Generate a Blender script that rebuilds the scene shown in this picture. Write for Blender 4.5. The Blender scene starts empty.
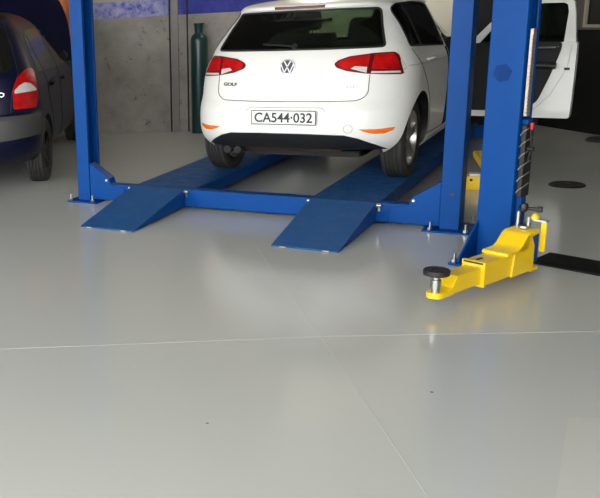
import bpy, bmesh, math, random
import numpy as np
from mathutils import Vector, Matrix
random.seed(4)
SC = bpy.context.scene
COL = SC.collection
PI = math.pi
R = math.radians

# ------------------------------------------------------------------ materials
def nodes_of(name):
    m = bpy.data.materials.new(name); m.use_nodes = True
    nt = m.node_tree
    return m, nt, nt.nodes['Principled BSDF']

def mat(name, col, rough=.5, metal=0., spec=.5, coat=0., bump=0., bscale=60., var=0., vscale=6., emit=None, rvar=0.):
    m, nt, b = nodes_of(name)
    N, L = nt.nodes, nt.links
    b.inputs['Base Color'].default_value = (*col, 1)
    b.inputs['Roughness'].default_value = rough
    b.inputs['Metallic'].default_value = metal
    b.inputs['Specular IOR Level'].default_value = spec
    b.inputs['Coat Weight'].default_value = coat
    b.inputs['Coat Roughness'].default_value = .04
    tc = N.new('ShaderNodeTexCoord')
    if var or rvar:
        n = N.new('ShaderNodeTexNoise'); n.inputs['Scale'].default_value = vscale; n.inputs['Detail'].default_value = 6
        L.new(tc.outputs['Object'], n.inputs['Vector'])
    if var:
        mx = N.new('ShaderNodeMix'); mx.data_type = 'RGBA'
        mx.inputs[6].default_value = (*[c * (1 - var) for c in col], 1)
        mx.inputs[7].default_value = (*[min(1, c * (1 + var)) for c in col], 1)
        L.new(n.outputs['Fac'], mx.inputs[0]); L.new(mx.outputs[2], b.inputs['Base Color'])
    if rvar:
        mr = N.new('ShaderNodeMapRange')
        mr.inputs[1].default_value = .3; mr.inputs[2].default_value = .7
        mr.inputs[3].default_value = max(0, rough - rvar); mr.inputs[4].default_value = rough + rvar
        L.new(n.outputs['Fac'], mr.inputs[0]); L.new(mr.outputs[0], b.inputs['Roughness'])
    if bump:
        n2 = N.new('ShaderNodeTexNoise'); n2.inputs['Scale'].default_value = bscale; n2.inputs['Detail'].default_value = 3
        L.new(tc.outputs['Object'], n2.inputs['Vector'])
        bp = N.new('ShaderNodeBump'); bp.inputs['Strength'].default_value = bump; bp.inputs['Distance'].default_value = .01
        L.new(n2.outputs['Fac'], bp.inputs['Height']); L.new(bp.outputs[0], b.inputs['Normal'])
    if emit:
        b.inputs['Emission Color'].default_value = (*emit[0], 1); b.inputs['Emission Strength'].default_value = emit[1]
    return m

def glass(name, tint, rough=.02):
    m = bpy.data.materials.new(name); m.use_nodes = True
    nt = m.node_tree; N, L = nt.nodes, nt.links
    N.remove(N['Principled BSDF'])
    t = N.new('ShaderNodeBsdfTransparent'); t.inputs[0].default_value = (*tint, 1)
    g = N.new('ShaderNodeBsdfGlossy'); g.inputs['Roughness'].default_value = rough
    f = N.new('ShaderNodeFresnel'); f.inputs[0].default_value = 1.45
    mx = N.new('ShaderNodeMixShader')
    L.new(f.outputs[0], mx.inputs[0]); L.new(t.outputs[0], mx.inputs[1]); L.new(g.outputs[0], mx.inputs[2])
    L.new(mx.outputs[0], N['Material Output'].inputs[0])
    return m

M = {}
M['blue'] = mat('blue_enamel', (.0012, .056, .25), .42, spec=.14, bump=.05, bscale=25, var=.12, vscale=5)
M['blue_tread'] = mat('blue_tread_plate', (.014, .080, .235), .55, spec=.2, bump=.25, bscale=220, var=.22, vscale=14, rvar=.12)
M['yellow'] = mat('yellow_enamel', (.92, .60, .004), .36, coat=.3, bump=.06, bscale=30, var=.06, vscale=9)
M['steel'] = mat('zinc_steel', (.50, .50, .48), .28, metal=1., var=.15, vscale=40)
M['chain'] = mat('oily_steel', (.42, .36, .30), .45, metal=.7, var=.4, vscale=60)
M['rubber'] = mat('black_rubber', (.012, .012, .012), .6, bump=.1, bscale=120)
M['tyre'] = mat('tyre_rubber', (.022, .020, .018), .7, bump=.15, bscale=90, var=.3, vscale=12)
M['blackplastic'] = mat('black_plastic', (.012, .012, .013), .42)
M['white'] = mat('white_car_paint', (.84, .825, .78), .35, coat=.35)
M['darkint'] = mat('dark_interior', (.012, .012, .012), .8)
M['seat'] = mat('dark_seat_cloth', (.025, .025, .027), .85, bump=.2, bscale=150)
M['line'] = mat('panel_gap', (.10, .095, .085), .7)
M['dline'] = mat('dark_seal', (.01, .01, .01), .6)
M['crease'] = mat('soft_crease', (.46, .45, .42), .5)
M['glass'] = glass('tinted_glass', (.40, .47, .38))
M['sideglass'] = glass('privacy_glass', (.28, .30, .29))
M['clearglass'] = glass('clear_glass', (.72, .80, .73))
M['red'] = mat('red_lens', (.46, .004, .004), .22, spec=.4, bump=.4, bscale=55, var=.65, vscale=14)
M['darkred'] = mat('dark_red_lens', (.11, .004, .005), .3, spec=.3)
M['clearlens'] = mat('clear_lens', (.62, .60, .58), .2, var=.2, vscale=30)
M['orange'] = mat('orange_reflector', (.95, .17, .005), .2, coat=1., bump=.2, bscale=120)
M['chrome'] = mat('chrome', (.75, .76, .78), .12, metal=1.)
M['grey_letter'] = mat('grey_chrome_letters', (.10, .10, .10), .3, metal=.6)
M['plate'] = mat('plate_white', (.78, .78, .74), .4)
M['plateblack'] = mat('plate_black', (.015, .015, .015), .45)
M['rust'] = mat('rusty_metal', (.10, .045, .028), .6, metal=.3, var=.5, vscale=25)
M['alloy'] = mat('alloy_silver', (.50, .48, .45), .3, metal=.9)
M['badge'] = mat('dull_chrome_badge', (.30, .30, .31), .3, metal=.9)
M['fold'] = mat('white_fold', (.62, .61, .58), .5)
M['darkblue'] = mat('dark_blue_mark', (.0008, .032, .16), .5, spec=.14, var=.3, vscale=20)
M['navy'] = mat('navy_car_paint', (.0025, .0032, .021), .36, spec=.22, coat=.06, var=.2, vscale=5)
M['greybumper'] = mat('grey_bumper_plastic', (.055, .053, .050), .5, bump=.1, bscale=200)
M['darkglass'] = mat('dark_car_glass', (.008, .008, .007), .12, spec=.25)
M['roofdust'] = mat('dusty_brown_roof', (.16, .11, .065), .5, coat=.2)
M['gas'] = mat('green_cylinder_paint', (.004, .040, .038), .35, coat=.2, var=.25, vscale=10, bump=.08, bscale=40)
M['black'] = mat('black_cover', (.004, .004, .004), .6, spec=.2, bump=.15, bscale=40)
M['drain'] = mat('rusty_black_iron', (.020, .014, .012), .55, metal=.3, var=.5, vscale=40, bump=.4, bscale=90)
M['cable'] = mat('cable_black', (.012, .011, .010), .6)
M['trunk'] = mat('cable_trunking', (.20, .18, .165), .6, var=.1, vscale=20)
M['redtag'] = mat('red_plastic', (.55, .01, .012), .4)
M['beige'] = mat('beige_frame', (.36, .31, .24), .6)
M['greyframe'] = mat('grey_reveal', (.07, .068, .066), .7)
M['paper'] = mat('white_paper', (.7, .68, .6), .7)

def floor_mat():
    m, nt, b = nodes_of('grey_epoxy_floor'); N, L = nt.nodes, nt.links
    geo = N.new('ShaderNodeNewGeometry')
    def noise(s, d=4):
        n = N.new('ShaderNodeTexNoise'); n.inputs['Scale'].default_value = s; n.inputs['Detail'].default_value = d
        L.new(geo.outputs['Position'], n.inputs['Vector']); return n
    def ramp(src, stops):
        r = N.new('ShaderNodeValToRGB'); e = r.color_ramp.elements
        while len(e) < len(stops): e.new(.5)
        for el, (p, c) in zip(e, stops): el.position = p; el.color = (*c, 1)
        L.new(src, r.inputs[0]); return r
    def mix(f, a, c):
        x = N.new('ShaderNodeMix'); x.data_type = 'RGBA'
        for q, k in ((f, 0), (a, 6), (c, 7)):
            if isinstance(q, tuple): x.inputs[k].default_value = (*q, 1)
            else: L.new(q, x.inputs[k])
        return x.outputs[2]
    def rng(src, a, c, lo=0., hi=1.):
        r = N.new('ShaderNodeMapRange'); r.inputs[1].default_value = a; r.inputs[2].default_value = c
        r.inputs[3].default_value = lo; r.inputs[4].default_value = hi; L.new(src, r.inputs[0]); return r.outputs[0]
    col = mix(rng(noise(.5, 3).outputs['Fac'], .3, .7), (.495, .503, .47), (.54, .538, .498))
    v = N.new('ShaderNodeTexVoronoi'); v.inputs['Scale'].default_value = 2.6; L.new(geo.outputs['Position'], v.inputs['Vector'])
    col = mix(rng(v.outputs['Distance'], .022, .014), col, (.13, .11, .09))
    L.new(col, b.inputs['Base Color'])
    n2 = noise(1.6, 5)
    L.new(rng(n2.outputs['Fac'], .3, .7, .12, .17), b.inputs['Roughness'])
    nb = noise(38, 3); nb2 = noise(5, 2)
    ad = N.new('ShaderNodeMath'); ad.operation = 'ADD'; L.new(nb.outputs['Fac'], ad.inputs[0]); L.new(nb2.outputs['Fac'], ad.inputs[1])
    bp = N.new('ShaderNodeBump'); bp.inputs['Strength'].default_value = .03; bp.inputs['Distance'].default_value = .02
    L.new(ad.outputs[0], bp.inputs['Height']); L.new(bp.outputs[0], b.inputs['Normal'])
    b.inputs['Specular IOR Level'].default_value = .38
    return m
M['floor'] = floor_mat()

def wall_mat():
    # concrete plaster with a hand painted blue band (a painted band stays where it is when the light moves)
    m, nt, b = nodes_of('plaster_wall_blue_band'); N, L = nt.nodes, nt.links
    geo = N.new('ShaderNodeNewGeometry'); sep = N.new('ShaderNodeSeparateXYZ'); L.new(geo.outputs['Position'], sep.inputs[0])
    def noise(s, d=5, r=.6):
        n = N.new('ShaderNodeTexNoise'); n.inputs['Scale'].default_value = s; n.inputs['Detail'].default_value = d; n.inputs['Roughness'].default_value = r
        L.new(geo.outputs['Position'], n.inputs['Vector']); return n
    def ramp(src, stops):
        r = N.new('ShaderNodeValToRGB'); e = r.color_ramp.elements
        while len(e) < len(stops): e.new(.5)
        for el, (p, c) in zip(e, stops): el.position = p; el.color = (*c, 1)
        L.new(src, r.inputs[0]); return r
    def mix(f, a, c):
        x = N.new('ShaderNodeMix'); x.data_type = 'RGBA'
        for s, i in ((f, 0), (a, 6), (c, 7)):
            if isinstance(s, (tuple, float)): x.inputs[i].default_value = s if isinstance(s, float) else (*s, 1)
            else: L.new(s, x.inputs[i])
        return x.outputs[2]
    def step(src, a, c):
        r = N.new('ShaderNodeMapRange'); r.inputs[1].default_value = a; r.inputs[2].default_value = c
        L.new(src, r.inputs[0]); return r.outputs[0]
    n1 = noise(2.4); n2 = noise(9, 6, .7); n3 = noise(1.1, 3)
    conc = ramp(n1.outputs['Fac'], [(.3, (.20, .178, .158)), (.5, (.27, .243, .218)), (.72, (.35, .32, .285))]).outputs[0]
    spot = ramp(n2.outputs['Fac'], [(.0, (1, 1, 1)), (.33, (1, 1, 1)), (.39, (0, 0, 0))]).outputs[0]
    conc = mix(spot, conc, (.12, .105, .09))
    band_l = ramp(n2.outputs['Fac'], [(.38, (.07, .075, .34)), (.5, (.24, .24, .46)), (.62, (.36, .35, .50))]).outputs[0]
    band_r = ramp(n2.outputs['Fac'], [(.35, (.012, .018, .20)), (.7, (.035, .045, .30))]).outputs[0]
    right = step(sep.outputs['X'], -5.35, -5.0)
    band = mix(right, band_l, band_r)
    beige = (.36, .31, .24)
    low = step(sep.outputs['Z'], 1.492, 1.497); top = step(sep.outputs['Z'], 1.700, 1.706)
    c = mix(low, conc, band); c = mix(top, c, beige)
    # the blue band and grey plaster stop behind the white car, from there on the wall is painted cream
    c = mix(step(sep.outputs['X'], -3.78, -3.76), c, (.80, .745, .60))
    c = mix(step(sep.outputs['X'], -1.74, -1.72), c, (.006, .006, .006))
    L.new(c, b.inputs['Base Color']); b.inputs['Roughness'].default_value = .75
    bp = N.new('ShaderNodeBump'); bp.inputs['Strength'].default_value = .35; bp.inputs['Distance'].default_value = .01
    L.new(n2.outputs['Fac'], bp.inputs['Height']); L.new(bp.outputs[0], b.inputs['Normal'])
    return m
M['wall'] = wall_mat()
M['wallblack'] = mat('black_painted_wall', (.0045, .0045, .0045), .6, spec=.25, var=.3, vscale=3, bump=.1)
M['wallgrey'] = mat('grey_painted_wall', (.22, .21, .20), .8, var=.08, vscale=2)
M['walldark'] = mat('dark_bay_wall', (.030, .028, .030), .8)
M['ceiling'] = mat('ceiling_white', (.30, .29, .28), .8)
M['joint'] = mat('floor_joint_filler', (.53, .53, .49), .25)
M['patch'] = mat('floor_repair_patch', (.57, .565, .515), .17)

def curtain_mat():
    return mat('orange_curtain', (.62, .20, .05), .6, var=.35, vscale=3)
M['curtain'] = curtain_mat()

# ------------------------------------------------------------------ mesh builder
class MB:
    def __init__(s): s.v = []; s.f = []; s.mi = []
    def add(s, vs, fs, mi=0):
        o = len(s.v); s.v += [tuple(v) for v in vs]; s.f += [tuple(i + o for i in f) for f in fs]; s.mi += [mi] * len(fs); return s
    def box(s, c, size, ax=None, mi=0):
        c = Vector(c); ax = ax or (Vector((1, 0, 0)), Vector((0, 1, 0)), Vector((0, 0, 1)))
        h = [Vector(a) * (d / 2) for a, d in zip(ax, size)]
        vs = [c + i * h[0] + j * h[1] + k * h[2] for i in (-1, 1) for j in (-1, 1) for k in (-1, 1)]
        return s.add(vs, [(0, 1, 3, 2), (4, 6, 7, 5), (0, 4, 5, 1), (2, 3, 7, 6), (0, 2, 6, 4), (1, 5, 7, 3)], mi)
    def bx(s, lo, hi, mi=0):
        return s.box([(a + b) / 2 for a, b in zip(lo, hi)], [b - a for a, b in zip(lo, hi)], mi=mi)
    def prism(s, poly, o, e1, e2, d, mi=0):
        # poly of (a,b) in the plane o + a*e1 + b*e2, extruded by the vector d
        o, e1, e2, d = Vector(o), Vector(e1), Vector(e2), Vector(d)
        A = [o + a * e1 + b * e2 for a, b in poly]; n = len(A)
        area = sum(poly[i][0] * poly[(i + 1) % n][1] - poly[(i + 1) % n][0] * poly[i][1] for i in range(n))
        flip = (area > 0) == (e1.cross(e2).dot(d) > 0)
        vs = A + [a + d for a in A]
        fs = [tuple(range(n)), tuple(range(2 * n - 1, n - 1, -1))] + [(i, i + n, (i + 1) % n + n, (i + 1) % n) for i in range(n)]
        if flip: fs = [tuple(reversed(f)) for f in fs]
        return s.add(vs, fs, mi)
    def lathe(s, prof, o, axis, n=32, mi=0, closed=False):
        # prof of (radius, height along axis)
        o, axis = Vector(o), Vector(axis).normalized()
        u = axis.orthogonal().normalized(); w = axis.cross(u)
        k = len(prof); vs = []
        for i in range(n):
            a = 2 * PI * i / n; d = u * math.cos(a) + w * math.sin(a)
            vs += [o + axis * h + d * r for r, h in prof]
        fs = []
        for i in range(n):
            j = (i + 1) % n
            for q in range(k if closed else k - 1):
                p = (q + 1) % k
                fs.append((i * k + q, j * k + q, j * k + p, i * k + p))
        if not closed:
            fs.append(tuple(i * k for i in reversed(range(n)))); fs.append(tuple(i * k + k - 1 for i in range(n)))
        return s.add(vs, fs, mi)
    def cyl(s, a, b, r, n=20, mi=0, r2=None):
        a, b = Vector(a), Vector(b)
        return s.lathe([(r, 0), (r if r2 is None else r2, (b - a).length)], a, b - a, n, mi)
    def tube(s, pts, r, n=8, mi=0):
        pts = [Vector(p) for p in pts]; k = len(pts); vs = []
        ref = None
        for i, p in enumerate(pts):
            t = (pts[min(i + 1, k - 1)] - pts[max(i - 1, 0)]).normalized()
            if ref is None: ref = t.orthogonal().normalized()
            ref = (ref - t * ref.dot(t)).normalized(); w = t.cross(ref)
            vs += [p + (ref * math.cos(2 * PI * q / n) + w * math.sin(2 * PI * q / n)) * r for q in range(n)]
        fs = [(i * n + q, i * n + (q + 1) % n, (i + 1) * n + (q + 1) % n, (i + 1) * n + q) for i in range(k - 1) for q in range(n)]
        fs += [tuple(reversed(range(n))), tuple((k - 1) * n + q for q in range(n))]
        return s.add(vs, fs, mi)
    def build(s, name, m, parent=None, smooth=None, bevel=0, loc=None, seg=2):
        me = bpy.data.meshes.new(name)
        off = Vector(loc) if loc is not None else Vector((0, 0, 0))
        me.from_pydata([Vector(v) - off for v in s.v], [], s.f)
        ms = m if isinstance(m, (list, tuple)) else [m]
        for x in ms: me.materials.append(x)
        me.polygons.foreach_set('material_index', s.mi)
        bm = bmesh.new(); bm.from_mesh(me); bmesh.ops.recalc_face_normals(bm, faces=bm.faces); bm.to_mesh(me); bm.free()
        return link(me, name, parent, smooth, bevel, off, seg)

def link(me, name, parent=None, smooth=None, bevel=0, off=None, seg=2):
    if smooth is not None:
        me.polygons.foreach_set('use_smooth', [True] * len(me.polygons))
        me.set_sharp_from_angle(angle=R(smooth))
    o = bpy.data.objects.new(name, me); COL.objects.link(o)
    if parent is not None: o.parent = parent
    elif off is not None: o.location = off
    if bevel:
        b = o.modifiers.new('bevel', 'BEVEL'); b.width = bevel; b.segments = seg; b.limit_method = 'ANGLE'; b.angle_limit = R(40)
        b.harden_normals = False
    return o

def thing(name, label, cat, loc=(0, 0, 0), rz=0, group=None):
    o = bpy.data.objects.new(name, None); COL.objects.link(o); o.empty_display_size = .1
    o.location = loc; o.rotation_euler = (0, 0, rz); o['label'] = label; o['category'] = cat
    if group: o['group'] = group
    return o
def tag(o, label, cat, group=None):
    o['label'] = label; o['category'] = cat
    if group: o['group'] = group
    return o
def structure(o): o['kind'] = 'structure'; return o

# ------------------------------------------------------------------ camera (fitted to the photograph's vanishing points)
FX, CX, CY = 864.035, 60.622, 252.111
CR = np.array([[.8339, .5490, -.0557], [.1020, -.2521, -.9623], [-.5424, .7967, -.2662]])
u_, s_, v_ = np.linalg.svd(CR); CR = u_ @ v_
cam = bpy.data.cameras.new('camera'); cam.sensor_width = 36; cam.sensor_fit = 'HORIZONTAL'
cam.lens = FX / 600 * 36; cam.shift_x = (300 - CX) / 600; cam.shift_y = -(249 - CY) / 600
cam.clip_start = .05; cam.clip_end = 200
co = bpy.data.objects.new('camera', cam); COL.objects.link(co)
mw = Matrix.Identity(4)
for i in range(3):
    mw[i][0] = CR[0][i]; mw[i][1] = -CR[1][i]; mw[i][2] = -CR[2][i]
mw.translation = (0, 0, 1.6)
co.matrix_world = mw
SC.camera = co

# ------------------------------------------------------------------ the room
XA, XB = Vector((.955, .297, 0)).normalized(), None
WP = Vector((-4.835, 10.5, 0))                       # a point at the foot of the back wall
def wall_at(x, out=0):                               # foot of the back wall at abscissa x
    t = (x - WP.x) / XA.x; n = Vector((XA.y, -XA.x, 0))
    return WP + XA * t + n * out
CEIL = 4.3
corner = wall_at(-1.0); RD = Vector((.69, -.724, 0)).normalized()
def wall_slab(name, a, b, m, t=.15, z0=0, z1=CEIL, side=1):
    a, b = Vector(a), Vector(b); d = (b - a).normalized(); n = Vector((-d.y, d.x, 0)) * side
    mb = MB(); mb.prism([(0, z0), ((b - a).length, z0), ((b - a).length, z1), (0, z1)], a, d, (0, 0, 1), n * t)
    return structure(mb.build(name, m))
fl = MB(); fl.bx((-16, -9, -.12), (12, 17, 0)); structure(fl.build('floor', M['floor']))
wall_slab('wall_back', wall_at(-6.2), corner, M['wall'])
far = corner + RD * 9
wa = Vector((.0, 0, 0))
wall_slab('wall_right', corner, far, M['wallblack'])
# the bay left of the back wall runs deeper
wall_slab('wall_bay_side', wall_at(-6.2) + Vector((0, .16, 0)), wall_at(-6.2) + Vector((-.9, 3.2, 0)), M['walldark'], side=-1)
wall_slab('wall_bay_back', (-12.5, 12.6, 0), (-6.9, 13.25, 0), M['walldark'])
wall_slab('wall_side', far, (far.x, -4, 0), M['wallgrey'])
wall_slab('wall_left', (-12.5, -4, 0), (-12.5, 12.7, 0), M['wallgrey'])
ce = MB(); ce.prism([(-12.6, -2), (-12.6, 13.4), (-1, 13.4), (-1, 12), (5.3, 5.3), (5.3, -2)], (0, 0, CEIL), (1, 0, 0), (0, 1, 0), (0, 0, .15))
structure(ce.build('ceiling', M['ceiling']))
# slab joints and a repaired patch
def strip(name, pts, w, m, z=.0008):
    mb = MB()
    for a, b in zip(pts[:-1], pts[1:]):
        a, b = Vector((*a, 0)), Vector((*b, 0)); d = (b - a).normalized(); n = Vector((-d.y, d.x, 0)) * w / 2
        mb.add([a - n + Vector((0, 0, z)), b - n + Vector((0, 0, z)), b + n + Vector((0, 0, z)), a + n + Vector((0, 0, z)),
                a - n, b - n, b + n, a + n], [(0, 1, 2, 3), (0, 4, 5, 1), (1, 5, 6, 2), (2, 6, 7, 3), (3, 7, 4, 0)])
    return structure(mb.build(name, m))
strip('trim_1', [(-3.85, 2.39), (-2.546, 3.157), (-1.154, 4.005), (-.049, 4.595), (1.5, 5.5)], .008, M['joint'])
strip('trim_2', [(-2.13, 5.50), (-1.967, 5.236), (-1.102, 3.829), (-.539, 2.877), (.1, 1.8)], .005, M['joint'])
pt = MB(); pt.prism([(-.097, 2.70), (-.108, 3.542), (.75, 3.95), (.80, 2.70)], (0, 0, 0), (1, 0, 0), (0, 1, 0), (0, 0, .0006)); structure(pt.build('trim_3', M['patch']))
# ------------------------------------------------------------------ window on the black right wall
def rwall(px_t, z, out=0):                           # point on the right wall at distance px_t from the corner
    n = Vector((-RD.y, RD.x, 0))
    return corner + RD * px_t - n * out + Vector((0, 0, z))
NR = Vector((RD.y, -RD.x, 0))                        # into the room

# ------------------------------------------------------------------ interpolation helpers for car bodies
def hermite(tab):
    xs = np.array([t[0] for t in tab], float); ys = np.array([t[1] for t in tab], float)
    h = np.diff(xs); d = np.diff(ys) / h; mm = np.zeros(len(xs))
    for i in range(1, len(xs) - 1):
        mm[i] = 0 if d[i - 1] * d[i] <= 0 else 2 * d[i - 1] * d[i] / (d[i - 1] + d[i])
    mm[0], mm[-1] = d[0], d[-1]
    def f(x):
        x = min(max(x, xs[0]), xs[-1]); i = min(max(int(np.searchsorted(xs, x)) - 1, 0), len(h) - 1)
        t = (x - xs[i]) / h[i]
        return float(ys[i] * (1 + 2 * t) * (1 - t) ** 2 + mm[i] * h[i] * t * (1 - t) ** 2 + ys[i + 1] * t * t * (3 - 2 * t) + mm[i + 1] * h[i] * t * t * (t - 1))
    return f

class Body:
    def __init__(s, w, yr, yf, dr, n, zs, df=None, nf=2.6, mm=2.0):
        s.w, s.yr, s.yf, s.dr, s.n = hermite(w), hermite(yr), hermite(yf), hermite(dr), hermite(n)
        s.df = hermite(df) if df else (lambda z: .6); s.nf = nf; s.m = mm; s.zs = zs
    def rear(s, x, z, off=0.):
        w, d, n = s.w(z), s.dr(z), s.n(z)
        q = min(abs(x) / w, .9995)
        y = s.yr(z) + d * (1 - (1 - q ** n) ** (1 / s.m))
        if not off: return Vector((x, y, z))
        e = 1e-3
        def P(a, b):
            q = min(abs(a) / s.w(b), .9995); return Vector((a, s.yr(b) + s.dr(b) * (1 - (1 - q ** s.n(b)) ** (1 / s.m)), b))
        nrm = (P(x + e, z) - P(x - e, z)).cross(P(x, z + e) - P(x, z - e)).normalized()
        if nrm.y > 0: nrm = -nrm
        return Vector((x, y, z)) + nrm * off
    def side(s, y, z, sg=1, off=0.):
        def X(a, b):
            w, d, n = s.w(b), s.dr(b), s.n(b); k = s.yr(b) + d - a; kf = a - (s.yf(b) - s.df(b))
            if k > 0: return w * max(1 - min(k / d, 1) ** s.m, 0) ** (1 / n)
            if kf > 0: return w * max(1 - min(kf / s.df(b), 1) ** 2, 0) ** (1 / s.nf)
            return w
        P = Vector((sg * X(y, z), y, z))
        if off:
            e = 2e-3
            dy = (X(y + e, z) - X(y - e, z)) / (2 * e); dz = (X(y, z + e) - X(y, z - e)) / (2 * e)
            n = Vector((1, -dy, -dz)).normalized(); n.x *= sg; P += n * off
        return P
    def mesh(s, inset=0, NR=34, NS=40, NF=16):
        rings = []
        for z in s.zs:
            w, d, n, yr, yf, df = s.w(z), s.dr(z), s.n(z), s.yr(z), s.yf(z), s.df(z)
            half = []
            for i in range(NR + 1):
                t = PI / 2 * i / NR
                half.append((w * math.sin(t) ** (2 / n), yr + d * (1 - math.cos(t) ** (2 / s.m))))
            y0, y1 = yr + d, yf - df
            for i in range(1, NS): half.append((w, y0 + (y1 - y0) * i / NS))
            for i in range(NF + 1):
                t = PI / 2 * (1 - i / NF)
                half.append((w * math.sin(t) ** (2 / s.nf), yf - df * (1 - math.cos(t))))
            ring = half + [(-a, b) for a, b in reversed(half[1:-1])]
            rings.append([(a, b, z) for a, b in ring])
        k = len(rings[0]); vs = [v for r in rings for v in r]; fs = []
        for j in range(len(rings) - 1):
            for i in range(k):
                fs.append((j * k + i, j * k + (i + 1) % k, (j + 1) * k + (i + 1) % k, (j + 1) * k + i))
        # caps as quad strips across the symmetric halves
        h = k // 2
        for j, rev in ((0, True), (len(rings) - 1, False)):
            b = j * k
            for i in range(h):
                l0, l1 = b + (k - i) % k, b + (k - i - 1) % k
                q = (b + i, b + i + 1, l1, l0)
                q = tuple(dict.fromkeys(q))
                if len(q) >= 3: fs.append(q if not rev else tuple(reversed(q)))
        mb = MB(); mb.add(vs, fs); return mb

def mesh_obj(mb, name, mats):
    me = bpy.data.meshes.new(name); me.from_pydata(mb.v, [], mb.f)
    for x in mats: me.materials.append(x)
    me.polygons.foreach_set('material_index', mb.mi)
    bm = bmesh.new(); bm.from_mesh(me); bmesh.ops.remove_doubles(bm, verts=bm.verts, dist=1e-5)
    bmesh.ops.recalc_face_normals(bm, faces=bm.faces); bm.to_mesh(me); bm.free()
    o = bpy.data.objects.new(name, me); COL.objects.link(o); return o

def cut(mb, cutters, name, mats, parent, smooth=38):
    o = mesh_obj(mb, name, mats); tmp = []
    for c in cutters:
        t = mesh_obj(c, 'cutter', mats); tmp.append(t)
        b = o.modifiers.new('cut', 'BOOLEAN'); b.operation = 'DIFFERENCE'; b.solver = 'EXACT'; b.object = t
    dg = bpy.context.evaluated_depsgraph_get()
    me = bpy.data.meshes.new_from_object(o.evaluated_get(dg))
    for t in tmp + [o]: bpy.data.objects.remove(t)
    me.name = name
    return link(me, name, parent, smooth)

def patch(poly, fn, off, step, thick=.012, mi=0):
    """filled polygon laid on a curved surface fn(a,b,off), with a skirt of the given thickness"""
    bm = bmesh.new()
    bm.faces.new([bm.verts.new((a, b, 0)) for a, b in poly])
    for ax in (0, 1):
        lo, hi = min(p[ax] for p in poly), max(p[ax] for p in poly)
        k = max(1, int((hi - lo) / step))
        for i in range(1, k):
            c = lo + (hi - lo) * i / k; n = (1, 0, 0) if ax == 0 else (0, 1, 0); p = (c, 0, 0) if ax == 0 else (0, c, 0)
            bmesh.ops.bisect_plane(bm, geom=bm.verts[:] + bm.edges[:] + bm.faces[:], plane_co=p, plane_no=n, dist=1e-6)
    bm.verts.ensure_lookup_table()
    ab = [(v.co.x, v.co.y) for v in bm.verts]; idx = {v: i for i, v in enumerate(bm.verts)}
    fs = [tuple(idx[v] for v in f.verts) for f in bm.faces]
    bd = [(idx[e.verts[0]], idx[e.verts[1]]) for e in bm.edges if len(e.link_faces) == 1]
    bm.free()
    n = len(ab); mb = MB()
    vs = [fn(a, b, off) for a, b in ab] + [fn(a, b, off - thick) for a, b in ab]
    mb.add(vs, fs + [(i, j, j + n, i + n) for i, j in bd] + [tuple(reversed([i + n for i in f])) for f in fs], mi)
    return mb

def chaikin(p, k=2, closed=True):
    for _ in range(k):
        q = []; n = len(p)
        for i in range(n if closed else n - 1):
            a, b = p[i], p[(i + 1) % n]
            q += [(a[0] * .75 + b[0] * .25, a[1] * .75 + b[1] * .25), (a[0] * .25 + b[0] * .75, a[1] * .25 + b[1] * .75)]
        p = q if closed else [p[0]] + q[1:-1] + [p[-1]]
    return p
def rnd(poly, r, k=4):
    """round the corners of a polygon by radius r"""
    out = []; n = len(poly)
    for i in range(n):
        p0, p, p1 = (Vector(poly[j % n]) for j in (i - 1, i, i + 1))
        a = (p0 - p); b = (p1 - p); rr = min(r, a.length * .45, b.length * .45)
        A, B = p + a.normalized() * rr, p + b.normalized() * rr
        for q in range(k + 1):
            t = q / k; out.append(tuple(A * (1 - t) ** 2 + p * 2 * t * (1 - t) + B * t * t))
    return out
def dense(p, step=.02, closed=False):
    out = []; q = list(p) + ([p[0]] if closed else [])
    for a, b in zip(q[:-1], q[1:]):
        a, b = Vector(a), Vector(b); k = max(1, int((b - a).length / step))
        out += [tuple(a.lerp(b, i / k)) for i in range(k)]
    return out + [tuple(q[-1])]
def mirror(p): return [(-a, b) for a, b in p]

def text_mesh(body, name, m, parent, o, e1, e2, height, width=None, depth=.003, shear=0., space=1., bold=0., smooth=None):
    """writing as a mesh: baseline origin o at its centre, e1 to the reader's right, e2 up"""
    cu = bpy.data.curves.new(name, 'FONT'); cu.body = body; cu.align_x = 'CENTER'; cu.align_y = 'CENTER'
    cu.extrude = .5; cu.space_character = space; cu.shear = shear; cu.offset = bold; cu.resolution_u = 4
    t = bpy.data.objects.new('tmp', cu); COL.objects.link(t)
    dg = bpy.context.evaluated_depsgraph_get(); dg.update()
    me = bpy.data.meshes.new_from_object(t.evaluated_get(dg)); bpy.data.objects.remove(t)
    co_ = np.array([v.co[:] for v in me.vertices]); lo, hi = co_.min(0), co_.max(0); c = (lo + hi) / 2; sz = hi - lo
    o, e1, e2 = Vector(o), Vector(e1).normalized(), Vector(e2).normalized(); nn = e1.cross(e2)
    sy = height / sz[1]; sx = width / sz[0] if width else sy
    for v in me.vertices:
        q = v.co; v.co = o + e1 * ((q.x - c[0]) * sx) + e2 * ((q.y - c[1]) * sy) + nn * ((q.z) / .5 * depth / 2)
    me.materials.clear(); me.materials.append(m); me.name = name
    return link(me, name, parent, smooth)

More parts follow.
